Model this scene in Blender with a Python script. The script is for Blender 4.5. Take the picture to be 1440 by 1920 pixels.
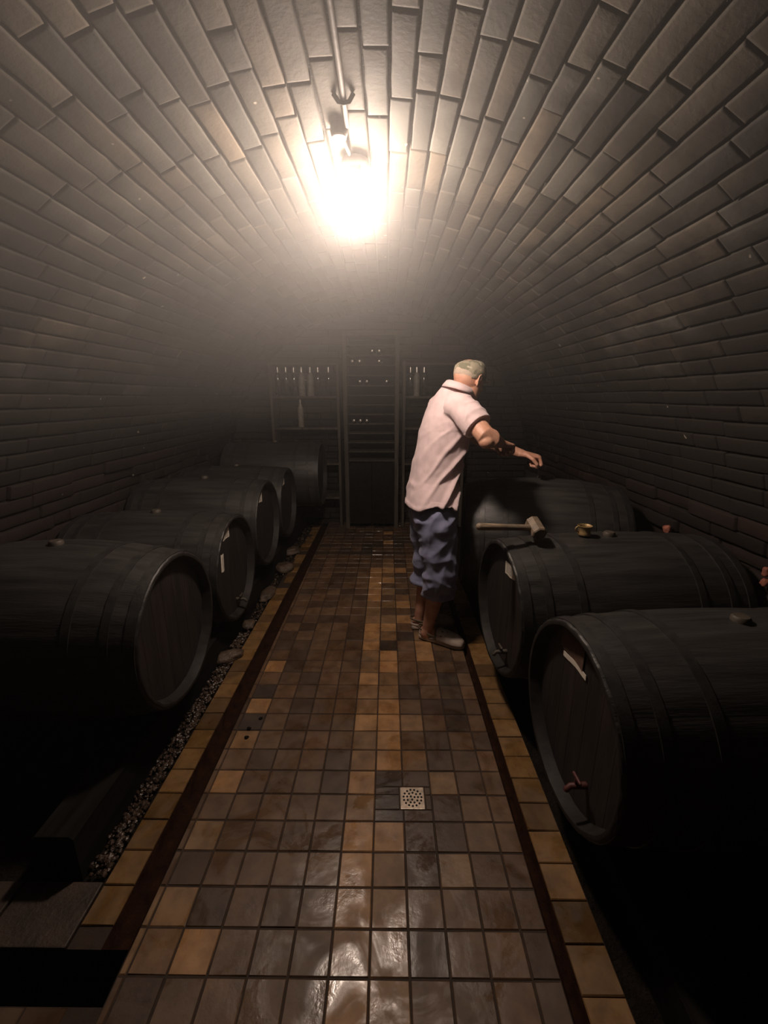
import bpy, bmesh, math, random
from mathutils import Vector, Matrix, noise, Euler
random.seed(7)
R = math.radians
PI = math.pi
S = bpy.context.scene
C = S.collection
for o in list(bpy.data.objects): bpy.data.objects.remove(o)

# ------------------------------------------------------------------ camera, world, exposure
cam_d = bpy.data.cameras.new('camera')
cam_d.sensor_fit = 'VERTICAL'; cam_d.sensor_height = 36.0; cam_d.lens = 797 / 1920 * 36.0
cam_d.clip_start = 0.05
cam = bpy.data.objects.new('camera', cam_d); C.objects.link(cam)
cam.location = (0, 0, 1.45); cam.rotation_euler = (R(90 - 15.1), 0, R(.5))
S.camera = cam
S.view_settings.view_transform = 'Standard'; S.view_settings.look = 'None'
S.view_settings.exposure = 0.0; S.view_settings.gamma = 1.0; S.view_settings.use_curve_mapping = False
S.cycles.use_denoising = True; S.cycles.adaptive_threshold = 0.02
S.cycles.max_bounces = 6; S.cycles.diffuse_bounces = 4; S.cycles.volume_bounces = 0
S.cycles.sample_clamp_indirect = 4.0

LAMP_COL = (1.0, 0.80, 0.66)
LAMP_STRENGTH = 330.0
HAZE_DENSITY = 0.15

world = bpy.data.worlds.new('world'); S.world = world; world.use_nodes = True
wn = world.node_tree; wn.nodes['Background'].inputs[0].default_value = (0, 0, 0, 1)
wn.nodes['Background'].inputs[1].default_value = 0.0

# ------------------------------------------------------------------ materials
def nt(name):
    m = bpy.data.materials.new(name); m.use_nodes = True
    n = m.node_tree.nodes; l = m.node_tree.links
    return m, n, l, n['Principled BSDF']
def mixrgb(n, l, a, b, fac, mode='MIX'):
    x = n.new('ShaderNodeMix'); x.data_type = 'RGBA'; x.blend_type = mode
    for sock, v in ((x.inputs['A'], a), (x.inputs['B'], b)):
        if isinstance(v, tuple): sock.default_value = (*v, 1) if len(v) == 3 else v
        else: l.new(v, sock)
    if isinstance(fac, (int, float)): x.inputs['Factor'].default_value = fac
    else: l.new(fac, x.inputs['Factor'])
    return x.outputs['Result']
def noise_tex(n, l, scale, detail=4, rough=.55, vec=None, dist=0):
    t = n.new('ShaderNodeTexNoise'); t.inputs['Scale'].default_value = scale
    t.inputs['Detail'].default_value = detail; t.inputs['Roughness'].default_value = rough
    t.inputs['Distortion'].default_value = dist
    if vec is None:
        g = n.new('ShaderNodeNewGeometry'); vec = g.outputs['Position']
    l.new(vec, t.inputs['Vector']); return t.outputs['Fac']
def objvec(n, l, scale=(1, 1, 1)):
    tc = n.new('ShaderNodeTexCoord'); mp = n.new('ShaderNodeMapping')
    mp.inputs['Scale'].default_value = scale
    l.new(tc.outputs['Object'], mp.inputs['Vector']); return mp.outputs['Vector']
def ramp(n, l, fac, lo, hi, a=0.0, b=1.0):
    r = n.new('ShaderNodeMapRange'); r.clamp = True
    r.inputs['From Min'].default_value = lo; r.inputs['From Max'].default_value = hi
    r.inputs['To Min'].default_value = a; r.inputs['To Max'].default_value = b
    l.new(fac, r.inputs['Value']); return r.outputs['Result']
def bump(n, l, p, h, strength=.4, dist=.01):
    b = n.new('ShaderNodeBump'); b.inputs['Strength'].default_value = strength
    b.inputs['Distance'].default_value = dist; l.new(h, b.inputs['Height']); l.new(b.outputs['Normal'], p.inputs['Normal'])
def simple(name, col, rough=.6, metal=0, var=.25, scale=12, bmp=.2, bdist=.004, vec=None, spec=None, vscale=None):
    m, n, l, p = nt(name)
    v = objvec(n, l, vscale) if vscale else None
    f = noise_tex(n, l, scale, vec=v)
    lo = tuple(c * (1 - var) for c in col); hi = tuple(min(1, c * (1 + var)) for c in col)
    l.new(mixrgb(n, l, lo, hi, ramp(n, l, f, .3, .7)), p.inputs['Base Color'])
    p.inputs['Roughness'].default_value = rough; p.inputs['Metallic'].default_value = metal
    if spec is not None: p.inputs['Specular IOR Level'].default_value = spec
    if bmp: bump(n, l, p, noise_tex(n, l, scale * 5, vec=v), bmp, bdist)
    return m
M = {}
def brick_mat():
    m, n, l, p = nt('old_brick')
    at = n.new('ShaderNodeAttribute'); at.attribute_name = 'tint'
    f1 = noise_tex(n, l, 9, 5, .6); f2 = noise_tex(n, l, 2.3, 4, .6); f3 = noise_tex(n, l, 55, 3, .6)
    c = mixrgb(n, l, at.outputs['Color'], (.5, .47, .42), ramp(n, l, f1, .35, .75, .55, 1.0), 'MULTIPLY')
    x = mixrgb(n, l, at.outputs['Color'], c, .4)
    # black cellar mould growing over the bricks in ragged patches; height ramp paints the lamp's falloff into their colour
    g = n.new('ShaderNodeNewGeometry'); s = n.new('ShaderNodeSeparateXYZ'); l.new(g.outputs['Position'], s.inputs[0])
    low = ramp(n, l, s.outputs['Z'], 1.4, 2.32, .36, -.04)  # darker down the walls, clear at the crown: painted light falloff
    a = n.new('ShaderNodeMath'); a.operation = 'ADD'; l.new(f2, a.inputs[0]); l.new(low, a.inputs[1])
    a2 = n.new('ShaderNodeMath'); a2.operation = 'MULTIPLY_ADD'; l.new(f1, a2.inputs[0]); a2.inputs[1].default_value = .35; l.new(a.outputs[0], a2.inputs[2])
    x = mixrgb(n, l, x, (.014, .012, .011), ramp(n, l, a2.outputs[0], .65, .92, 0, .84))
    sp = noise_tex(n, l, 26, 1, .3)
    x = mixrgb(n, l, x, (.30, .26, .22), ramp(n, l, sp, .80, .83, 0, .8))      # crumbs of pale salt
    l.new(x, p.inputs['Base Color']); p.inputs['Roughness'].default_value = .85
    p.inputs['Specular IOR Level'].default_value = .18
    bump(n, l, p, mixrgb(n, l, f3, f1, .5), .35, .010)
    return m
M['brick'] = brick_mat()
M['mortar'] = simple('mortar', (.022, .019, .017), .9, var=.4, scale=20, bmp=.5, bdist=.01)
def tile_mat():
    m, n, l, p = nt('clay_tile')
    at = n.new('ShaderNodeAttribute'); at.attribute_name = 'tint'
    f1 = noise_tex(n, l, 14, 5, .6); f2 = noise_tex(n, l, 3.2, 4, .6); f3 = noise_tex(n, l, 60, 4, .6)
    x = mixrgb(n, l, at.outputs['Color'], (.40, .36, .33), ramp(n, l, f1, .38, .72, 0, .8), 'MULTIPLY')
    x = mixrgb(n, l, x, (.055, .03, .018), ramp(n, l, f2, .56, .72, 0, .6))
    l.new(x, p.inputs['Base Color'])
    # wet film in patches
    w = noise_tex(n, l, 5.5, 5, .62, dist=.8)
    l.new(ramp(n, l, w, .44, .62, .60, .17), p.inputs['Roughness'])
    bump(n, l, p, noise_tex(n, l, 26, 4, .6), .22, .006)
    return m
M['tile'] = tile_mat()
M['grout'] = simple('grout', (.03, .016, .009), .8, var=.4, scale=30, bmp=.3)
M['gutter'] = simple('gutter', (.022, .0085, .004), .9, var=.5, scale=25, bmp=.5, bdist=.008, spec=.1)
M['earth'] = simple('earth', (.013, .010, .0075), .95, var=.5, scale=18, bmp=.8, bdist=.02, spec=.1)
M['stone'] = simple('stone', (.09, .062, .042), .45, var=.5, scale=18, bmp=.7, bdist=.01)
M['pebble'] = simple('pebble', (.06, .038, .026), .3, var=.6, scale=40, bmp=.4)
M['slab'] = simple('slab', (.045, .029, .021), .6, var=.4, scale=14, bmp=.5, bdist=.008)
def wood(name, col, rough, var=.5, stretch=(3, 30, 30), bmp=.35):
    return simple(name, col, rough, var=var, scale=1.0, bmp=bmp, bdist=.004, vscale=stretch)
M['stave'] = wood('blackened_stave', (.027, .0252, .0232), .50)
M['headwood'] = wood('blackened_head', (.016, .012, .011), .6, stretch=(20, 20, 3))
M['rim'] = simple('worn_chime', (.020, .017, .015), .6, var=.4, scale=22, spec=.25)
M['hoop'] = simple('dull_hoop', (.032, .030, .028), .48, metal=.3, var=.35, scale=30)
M['beam'] = simple('rotten_beam', (.009, .008, .007), .9, var=.5, scale=1, vscale=(30, 3, 30), bmp=.35, spec=.1)
M['paper'] = simple('paper_label', (.66, .60, .50), .7, var=.08, scale=60, bmp=.1)
M['print'] = simple('faded_print', (.42, .38, .33), .7, var=.25, scale=160, bmp=0)
M['brownpaper'] = simple('brown_paper', (.10, .055, .035), .75, var=.3, scale=50)
M['bung'] = simple('bung_wood', (.055, .043, .032), .6)
M['redtap'] = simple('red_tap', (.085, .018, .016), .6)
M['brass'] = simple('brass', (.34, .23, .10), .5, metal=.45, var=.25, scale=40)
M['handle'] = wood('handle_wood', (.22, .165, .11), .55, stretch=(6, 60, 60))
M['mallet'] = wood('mallet_wood', (.17, .125, .085), .6, stretch=(30, 30, 30))
M['shelfwood'] = wood('shelf_wood', (.055, .044, .034), .8, stretch=(20, 20, 3))
M['glassdark'] = simple('bottle_glass', (.02, .025, .02), .12, var=.4, scale=20, bmp=0, spec=.8)
M['dustybottle'] = simple('dusty_glass', (.19, .17, .145), .5, var=.3, scale=30)
M['foil'] = simple('bottle_foil', (.45, .42, .38), .25, metal=.7, bmp=0)
M['metal'] = simple('dull_steel', (.52, .42, .33), .38, metal=.4, var=.3, scale=50)
M['hole'] = simple('hole_dark', (.008, .006, .005), .9, bmp=0)
M['pipe'] = simple('painted_pipe', (.075, .066, .058), .7, spec=.25)
M['boxgrey'] = simple('junction_plastic', (.42, .39, .35), .5, bmp=.05)
def cloth(name, col, var=.12, rough=.85, weave=900):
    m, n, l, p = nt(name)
    f = noise_tex(n, l, 16, 4)
    x = mixrgb(n, l, tuple(c * (1 - var) for c in col), tuple(c * (1 + var * .5) for c in col), ramp(n, l, f, .35, .65))
    l.new(x, p.inputs['Base Color']); p.inputs['Roughness'].default_value = rough
    p.inputs['Sheen Weight'].default_value = .15; p.inputs['Specular IOR Level'].default_value = .2
    bump(n, l, p, noise_tex(n, l, weave), .2, .001)
    return m
M['shirt'] = cloth('pink_grey_shirt', (.66, .51, .52))
M['shorts'] = cloth('blue_shorts', (.25, .26, .40), .25)
M['button'] = simple('button', (.30, .22, .19), .4, bmp=0)
def skin():
    m, n, l, p = nt('skin')
    f = noise_tex(n, l, 30, 4); f2 = noise_tex(n, l, 9, 3)
    x = mixrgb(n, l, (.50, .25, .165), (.60, .33, .23), ramp(n, l, f, .35, .65))
    x = mixrgb(n, l, x, (.45, .17, .12), ramp(n, l, f2, .5, .7, 0, .35))
    l.new(x, p.inputs['Base Color']); p.inputs['Roughness'].default_value = .5
    p.inputs['Subsurface Weight'].default_value = .08; p.inputs['Subsurface Radius'].default_value = (.01, .004, .002)
    bump(n, l, p, noise_tex(n, l, 140, 3), .3, .002)
    return m
M['skin'] = skin()
def camo():
    m, n, l, p = nt('camouflage_cap')
    f = noise_tex(n, l, 22, 2, .5); f2 = noise_tex(n, l, 31, 2, .5); 
    x = mixrgb(n, l, (.27, .235, .17), (.15, .14, .095), ramp(n, l, f, .50, .53))
    x = mixrgb(n, l, x, (.40, .36, .27), ramp(n, l, f2, .60, .62))
    l.new(x, p.inputs['Base Color']); p.inputs['Roughness'].default_value = .9
    bump(n, l, p, noise_tex(n, l, 600), .2, .001)
    return m
M['cap'] = camo()
M['hair'] = simple('white_hair', (.50, .40, .32), .7, var=.2, scale=200, bmp=.8, bdist=.003)
M['clog'] = simple('clog_foam', (.46, .37, .31), .55, var=.12, scale=40, bmp=.1)
M['clogstrap'] = simple('clog_strap', (.15, .115, .075), .6, bmp=.1)
M['eye'] = simple('eye', (.7, .66, .6), .2, bmp=0)
def emit():
    m, n, l, p = nt('lamp_glass')
    e = n.new('ShaderNodeEmission'); e.inputs['Color'].default_value = (*LAMP_COL, 1); e.inputs['Strength'].default_value = LAMP_STRENGTH
    l.new(e.outputs[0], n['Material Output'].inputs['Surface']); n.remove(p); return m
M['lamp'] = emit()
def haze():
    m, n, l, p = nt('cellar_haze'); n.remove(p)
    v = n.new('ShaderNodeVolumeScatter'); v.inputs['Color'].default_value = (.97, .95, .93, 1)
    
    g = n.new('ShaderNodeNewGeometry'); sp = n.new('ShaderNodeSeparateXYZ'); l.new(g.outputs['Position'], sp.inputs[0])
    hgt = ramp(n, l, sp.outputs['Z'], 1.25, 2.25, .01, 1.0)          # warm damp air gathers under the vault
    drift = ramp(n, l, sp.outputs['X'], -1.1, .5, 1.9, .40)      # drifting towards the left side
    mm = n.new('ShaderNodeMath'); mm.operation = 'MULTIPLY'; l.new(hgt, mm.inputs[0]); l.new(drift, mm.inputs[1])
    md = n.new('ShaderNodeMath'); md.operation = 'MULTIPLY'; l.new(mm.outputs[0], md.inputs[0]); md.inputs[1].default_value = HAZE_DENSITY
    l.new(md.outputs[0], v.inputs['Density']); v.inputs['Anisotropy'].default_value = .2
    l.new(v.outputs[0], n['Material Output'].inputs['Volume']); return m
M['haze'] = haze()

# ------------------------------------------------------------------ helpers
def basis(o):
    m = o.matrix_basis.copy(); 
    while o.parent: o = o.parent; m = o.matrix_basis @ m
    return m
def obj(name, bm, mat, parent=None, world=False, smooth=True, kind=None, label=None):
    if isinstance(bm, bmesh.types.BMesh):
        me = bpy.data.meshes.new(name)
        bmesh.ops.recalc_face_normals(bm, faces=bm.faces)
        bm.to_mesh(me); bm.free()
    else: me = bm
    me.name = name
    if world and parent: me.transform(basis(parent).inverted())
    for x in (mat if isinstance(mat, (list, tuple)) else [mat]):
        me.materials.append(x)
    if smooth:
        me.polygons.foreach_set('use_smooth', [True] * len(me.polygons))
    o = bpy.data.objects.new(name, me); C.objects.link(o)
    if parent: o.parent = parent
    if kind: o['kind'] = kind
    if label: o['label'] = label
    return o
def sharp(o, ang=40):
    o.data.set_sharp_from_angle(angle=R(ang)); return o
def thing(name, label, cat, loc=(0, 0, 0), rot=(0, 0, 0), group=None):
    o = bpy.data.objects.new(name, None); C.objects.link(o); o.empty_display_size = .05
    o.location = loc; o.rotation_euler = rot; tag(o, label, cat, group); return o
def tag(o, label, cat, group=None, kind=None):
    o['label'] = label; o['category'] = cat
    if group: o['group'] = group
    if kind: o['kind'] = kind
    return o
def box(bm, c, s, rot=None, bev=0.0, mi=0):
    r = bmesh.ops.create_cube(bm, size=1)
    vs = r['verts']
    bmesh.ops.scale(bm, vec=s, verts=vs)
    if bev:
        es = list({e for v in vs for e in v.link_edges})
        g = bmesh.ops.bevel(bm, geom=es, offset=bev, segments=2, affect='EDGES', profile=.6)
        vs = list({v for f in g['faces'] for v in f.verts} | {v for v in vs if v.is_valid})
    m = (rot if isinstance(rot, Matrix) else (Euler(rot).to_matrix() if rot else Matrix.Identity(3))).to_4x4()
    m.translation = Vector(c)
    bmesh.ops.transform(bm, matrix=m, verts=vs)
    if mi:
        for f in {f for v in vs for f in v.link_faces}: f.material_index = mi
    return vs
def frames(pts, up=None):
    pts = [Vector(p) for p in pts]; fr = []
    ref = Vector(up) if up else None
    prev = None
    for i, p in enumerate(pts):
        t = (pts[min(i + 1, len(pts) - 1)] - pts[max(i - 1, 0)]).normalized()
        if ref is None:
            ref = Vector((0, 0, 1)) if abs(t.z) < .9 else Vector((1, 0, 0))
        a = ref - t * ref.dot(t)
        if a.length < 1e-5: a = t.orthogonal()
        a.normalize(); b = t.cross(a); ref = a if up is None else ref
        fr.append((p, t, a, b))
    return fr
def tube(bm, pts, rad, seg=14, up=None, round_ends=True, cap=True):
    """swept tube; rad items are r or (ra, rb)"""
    pts = [Vector(p) for p in pts]
    rad = [(r, r) if isinstance(r, (int, float)) else r for r in rad]
    if round_ends:
        t0 = (pts[0] - pts[1]).normalized(); t1 = (pts[-1] - pts[-2]).normalized()
        pre, prr, post, por = [], [], [], []
        for k in (.25, .55, .8, .95):
            q = math.sqrt(1 - k * k)
            r0 = min(rad[0]); r1 = min(rad[-1])
            pre.insert(0, pts[0] + t0 * r0 * k); prr.insert(0, (rad[0][0] * q, rad[0][1] * q))
            post.append(pts[-1] + t1 * r1 * k); por.append((rad[-1][0] * q, rad[-1][1] * q))
        pts = pre + pts + post; rad = prr + rad + por
    rings = []
    for (p, t, a, b), (ra, rb) in zip(frames(pts, up), rad):
        rings.append([bm.verts.new(p + a * ra * math.cos(2 * PI * k / seg) + b * rb * math.sin(2 * PI * k / seg)) for k in range(seg)])
    for r0, r1 in zip(rings, rings[1:]):
        for k in range(seg): bm.faces.new((r0[k], r0[(k + 1) % seg], r1[(k + 1) % seg], r1[k]))
    if cap:
        bm.faces.new(rings[0][::-1]); bm.faces.new(rings[-1])
    return rings
def loft(bm, rings, close=True, cap=True):
    vs = [[bm.verts.new(p) for p in r] for r in rings]
    n = len(vs[0])
    for a, b in zip(vs, vs[1:]):
        for k in range(n if close else n - 1): bm.faces.new((a[k], a[(k + 1) % n], b[(k + 1) % n], b[k]))
    if cap: bm.faces.new(vs[0][::-1]); bm.faces.new(vs[-1])
    return vs
def ellipsoid(bm, c, r, rot=None, u=20, v=12):
    g = bmesh.ops.create_uvsphere(bm, u_segments=u, v_segments=v, radius=1)
    bmesh.ops.scale(bm, vec=r, verts=g['verts'])
    m = (rot if isinstance(rot, Matrix) else (Euler(rot).to_matrix() if rot else Matrix.Identity(3))).to_4x4()
    m.translation = Vector(c); bmesh.ops.transform(bm, matrix=m, verts=g['verts']); return g['verts']
def lathe(bm, prof, seg=32, axis='Z', cap0=True, cap1=True, c=(0, 0, 0)):
    rings = []
    for r, h in prof:
        rings.append([Vector(c) + (Vector((r * math.cos(2 * PI * k / seg), r * math.sin(2 * PI * k / seg), h)) if axis == 'Z'
                      else Vector((h, r * math.cos(2 * PI * k / seg), r * math.sin(2 * PI * k / seg)))) for k in range(seg)])
    vs = [[bm.verts.new(p) for p in r] for r in rings]
    for a, b in zip(vs, vs[1:]):
        for k in range(seg): bm.faces.new((a[k], a[(k + 1) % seg], b[(k + 1) % seg], b[k]))
    if cap0: bm.faces.new(vs[0][::-1])
    if cap1: bm.faces.new(vs[-1])
    return vs
def remesh(bm, voxel, smooth=3, name='tmp'):
    me = bpy.data.meshes.new(name); bmesh.ops.recalc_face_normals(bm, faces=bm.faces); bm.to_mesh(me); bm.free()
    o = bpy.data.objects.new(name, me); C.objects.link(o)
    r = o.modifiers.new('r', 'REMESH'); r.mode = 'VOXEL'; r.voxel_size = voxel
    if smooth:
        s = o.modifiers.new('s', 'SMOOTH'); s.iterations = smooth; s.factor = .5
    dg = bpy.context.evaluated_depsgraph_get(); dg.update()
    out = bpy.data.meshes.new_from_object(o.evaluated_get(dg))
    bpy.data.objects.remove(o); bpy.data.meshes.remove(me); return out
def fbm(p, s): return noise.noise(Vector(p) * s)

# ------------------------------------------------------------------ the vault and walls, laid brick by brick
XC, ZC, RV = -.10, .61, 1.72          # vault axis and radius
Y0, Y1 = -1.3, 4.97
ARC = PI * RV
def prof(s):
    """arc-length s from the left foot -> (x, z, nx, nz) with inward normal"""
    if s < ZC: return XC - RV, s, 1, 0
    if s > ZC + ARC: return XC + RV, ZC - (s - ZC - ARC), -1, 0
    a = PI - (s - ZC) / RV
    return XC + RV * math.cos(a), ZC + RV * math.sin(a), -math.cos(a), -math.sin(a)
TOTAL = 2 * ZC + ARC
CW, BL = .0735, .302
phase = ((ZC + ARC / 2 + .10) % CW)
def brick_tint(rough_wall):
    k = random.uniform(.72, 1.18)
    if random.random() < .12: k *= random.uniform(1.1, 1.35)
    if random.random() < .10: k *= .6
    h = random.uniform(-1, 1)
    base = (.060 + .006 * h, .053, .0435 - .004 * h)
    if rough_wall: base = (.066 + .02 * abs(h), .042, .033)
    return tuple(b * k for b in base)
def build_bricks(name, courses, y0, y1, place, backing, kind_label=None, seed=1, rough=None):
    rnd = random.Random(seed); st = random.getstate(); random.seed(seed)
    bm = bmesh.new(); col = bm.verts.layers.float_color.new('tint')
    nu, nv = 7, 4
    for ci, (s0, s1) in enumerate(courses):
        y = y0 - rnd.uniform(0, BL)
        wob = rnd.uniform(0, 100)
        while y < y1:
            L = BL * (rnd.uniform(.94, 1.05) if rnd.random() > .16 else rnd.uniform(.42, .7))
            a, b = max(y, y0), min(y + L, y1)
            y += L
            if b - a < .04: continue
            g = rnd.uniform(.003, .0075); t0 = s0 + g * .8; t1 = s1 - g * .8
            sk0, sk1 = rnd.uniform(-.0025, .0025), rnd.uniform(-.0025, .0025)
            lift = rnd.uniform(-.002, .003); tilt = rnd.uniform(-.0015, .0015)
            rw = rough(s0) if rough else 0
            if rw: lift += rnd.uniform(-.018, .018); tilt *= 3
            tint = brick_tint(rw); chip = rnd.uniform(0, 50)
            grid = []
            for i in range(nu):
                row = []
                for j in range(nv):
                    u = (0, .03, .27, .5, .73, .97, 1)[i]; v = (0, .10, .90, 1)[j]
                    yy = a + g * .6 + (b - a - 1.2 * g) * u
                    ss = t0 + (t1 - t0) * v + (sk0 + (sk1 - sk0) * u)
                    edge = (i in (0, nu - 1)) or (j in (0, nv - 1))
                    h = lift + tilt * (u - .5) + .003 * fbm((yy * 9 + chip, ss * 9, chip), 1)
                    if edge:
                        h -= .0015 + .003 * abs(fbm((yy * 14, ss * 14, chip), 1)) * (2.2 if rw else 1)
                        ss += .003 * fbm((yy * 16, wob, ci), 1)
                    # straight wander of whole courses
                    ss += .006 * fbm((yy * 1.1, ci * .21, 3.3), 1)
                    vt = bm.verts.new(place(ss, yy, h)); vt[col] = (*tint, 1); row.append(vt)
                grid.append(row)
            for i in range(nu - 1):
                for j in range(nv - 1): bm.faces.new((grid[i][j], grid[i + 1][j], grid[i + 1][j + 1], grid[i][j + 1]))
            ringv = [grid[i][0] for i in range(nu)] + [grid[-1][j] for j in range(1, nv)] + [grid[i][-1] for i in range(nu - 2, -1, -1)] + [grid[0][j] for j in range(nv - 2, 0, -1)]
            back = []
            n = len(ringv)
            cy = (a + b) / 2; cs = (t0 + t1) / 2
            for k, vt in enumerate(ringv):
                i_ = k
                # same in-plane position pushed back into the wall
                nv_ = bm.verts.new(vt.co + place(cs, cy, -.045) - place(cs, cy, 0)); nv_[col] = (*(c * .8 for c in tint), 1); back.append(nv_)
            for k in range(n): bm.faces.new((ringv[k], back[k], back[(k + 1) % n], ringv[(k + 1) % n]))
    nb = len(bm.faces)
    backing(bm)
    bm.faces.ensure_lookup_table()
    for f in bm.faces[nb:]: f.material_index = 1
    random.setstate(st)
    me = bpy.data.meshes.new(name); bm.normal_update()
    bmesh.ops.recalc_face_normals(bm, faces=bm.faces); bm.to_mesh(me); bm.free()
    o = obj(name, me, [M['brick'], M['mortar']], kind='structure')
    return o
def vplace(s, y, h):
    x, z, nx, nz = prof(s); return Vector((x + nx * h, y, z + nz * h))
def cs_range(a, b):
    k = math.ceil((a - phase) / CW - 1e-6); out = []
    while phase + (k + 1) * CW <= b + CW * .5: out.append((phase + k * CW, phase + (k + 1) * CW)); k += 1
    return out
ALLC = cs_range(-.05, TOTAL + .05)
NW = sum(1 for a, b in ALLC if b <= ZC + RV * R(20)); NR = sum(1 for a, b in ALLC if a >= TOTAL - ZC - RV * R(20))
LW = ALLC[NW][0]; LR = ALLC[-NR][0]
def back_strip(s0, s1):
    def f(bm):
        n = 24; col = []
        for off in (-.032, -.16):
            ring = []
            for i in range(n + 1):
                s = s0 + (s1 - s0) * i / n
                ring.append((bm.verts.new(vplace(s, Y0, off)), bm.verts.new(vplace(s, Y1 + .15, off))))
            for i in range(n): bm.faces.new((ring[i][0], ring[i + 1][0], ring[i + 1][1], ring[i][1]))
            col.append(ring)
        a, b = col
        for i in range(n):
            for k in (0, 1): bm.faces.new((a[i][k], a[i + 1][k], b[i + 1][k], b[i][k]))
        for i in (0, n): bm.faces.new((a[i][0], a[i][1], b[i][1], b[i][0]))
    return f
def roughf(s):
    z = prof(s)[1]; return z < 1.0
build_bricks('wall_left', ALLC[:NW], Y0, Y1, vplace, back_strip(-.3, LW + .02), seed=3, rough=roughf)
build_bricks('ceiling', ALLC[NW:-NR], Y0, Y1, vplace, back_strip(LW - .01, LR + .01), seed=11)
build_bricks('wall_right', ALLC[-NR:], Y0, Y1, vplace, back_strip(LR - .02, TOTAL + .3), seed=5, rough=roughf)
# end wall: level courses across the tunnel
def bplace(s, x, h): return Vector((x, Y1 - h, s))
def bback(bm): box(bm, (XC, Y1 + .112, 1.15), (3.9, .16, 2.7))
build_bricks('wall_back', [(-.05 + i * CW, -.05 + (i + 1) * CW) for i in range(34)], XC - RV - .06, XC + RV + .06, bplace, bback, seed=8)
bm = bmesh.new(); box(bm, (XC, Y0 - .05, 1.1), (3.9, .1, 2.9)); obj('wall_front', bm, M['mortar'], kind='structure', smooth=False)

# ------------------------------------------------------------------ floor
TW = .1055; TX0 = -.045; TY0 = .746
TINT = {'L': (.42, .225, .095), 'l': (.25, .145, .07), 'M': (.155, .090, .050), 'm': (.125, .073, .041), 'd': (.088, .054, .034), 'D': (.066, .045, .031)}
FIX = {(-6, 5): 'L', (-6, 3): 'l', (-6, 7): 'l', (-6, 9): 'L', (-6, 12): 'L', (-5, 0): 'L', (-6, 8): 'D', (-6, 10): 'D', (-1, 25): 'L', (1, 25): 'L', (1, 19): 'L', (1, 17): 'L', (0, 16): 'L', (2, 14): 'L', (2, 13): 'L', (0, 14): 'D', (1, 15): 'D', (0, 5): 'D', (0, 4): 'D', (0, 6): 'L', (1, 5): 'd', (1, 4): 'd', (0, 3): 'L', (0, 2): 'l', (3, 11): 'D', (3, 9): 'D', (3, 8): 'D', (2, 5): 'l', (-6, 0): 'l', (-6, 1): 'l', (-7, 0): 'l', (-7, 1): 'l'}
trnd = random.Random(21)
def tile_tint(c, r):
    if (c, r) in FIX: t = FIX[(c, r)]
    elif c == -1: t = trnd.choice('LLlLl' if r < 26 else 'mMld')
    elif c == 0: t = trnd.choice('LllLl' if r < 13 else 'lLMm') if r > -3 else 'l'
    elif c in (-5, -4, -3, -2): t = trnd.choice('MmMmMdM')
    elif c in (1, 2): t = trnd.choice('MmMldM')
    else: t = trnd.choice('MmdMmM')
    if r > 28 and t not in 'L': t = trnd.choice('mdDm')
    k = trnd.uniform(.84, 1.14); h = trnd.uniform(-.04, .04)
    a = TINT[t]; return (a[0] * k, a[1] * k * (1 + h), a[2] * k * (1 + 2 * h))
def add_tile(bm, col, x0, x1, y0, y1, tint, g=.0022, z=0, worn=None):
    x0 += g; x1 -= g; y0 += g; y1 -= g
    if x1 - x0 < .006 or y1 - y0 < .006: return
    b = .0022; dz = [trnd.uniform(-.0011, .0009) for _ in range(4)]
    cor = [(x0, y0), (x1, y0), (x1, y1), (x0, y1)]
    ins = [(x0 + b, y0 + b), (x1 - b, y0 + b), (x1 - b, y1 - b), (x0 + b, y1 - b)]
    j = lambda: trnd.uniform(-.0008, .0008)
    rings = [[(x, y, z - .03) for x, y in cor], [(x + j(), y + j(), z - .003 + d) for (x, y), d in zip(cor, dz)], [(x, y, z + d) for (x, y), d in zip(ins, dz)]]
    vs = []
    for r in rings:
        rr = [bm.verts.new(p) for p in r]
        for v in rr: v[col] = (*tint, 1)
        vs.append(rr)
    for a, c in zip(vs, vs[1:]):
        for k in range(4): bm.faces.new((a[k], a[(k + 1) % 4], c[(k + 1) % 4], c[k]))
    bm.faces.new(vs[-1])
PX0, PX1 = -.70, .452
DX0, DX1, DY0, DY1 = .048, .142, 1.213, 1.307       # drain opening
bm = bmesh.new(); col = bm.verts.layers.float_color.new('tint')
for r in range(-18, 40):
    y0 = TY0 + r * TW; y1 = min(y0 + TW, 4.93)
    for c in range(-7, 5):
        x0 = max(TX0 + c * TW, PX0); x1 = min(TX0 + (c + 1) * TW, PX1)
        tint = tile_tint(c, r)
        if x1 <= x0: continue
        if x1 > DX0 and x0 < DX1 and y1 > DY0 and y0 < DY1:      # tiles cut around the drain
            for (a, b, e, f) in ((x0, x1, y0, DY0), (x0, x1, DY1, y1), (x0, DX0, max(y0, DY0), min(y1, DY1)), (DX1, x1, max(y0, DY0), min(y1, DY1))):
                if b - a > .012 and f - e > .012: add_tile(bm, col, a, b, e, f, tint, .001)
            continue
        add_tile(bm, col, x0, x1, y0, y1, tint)
box(bm, ((PX0 + PX1) / 2, 1.82, -.0255), (PX1 - PX0, 6.24, .045), mi=1)
obj('floor', bm, [M['tile'], M['grout']], kind='structure', smooth=False)
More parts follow.
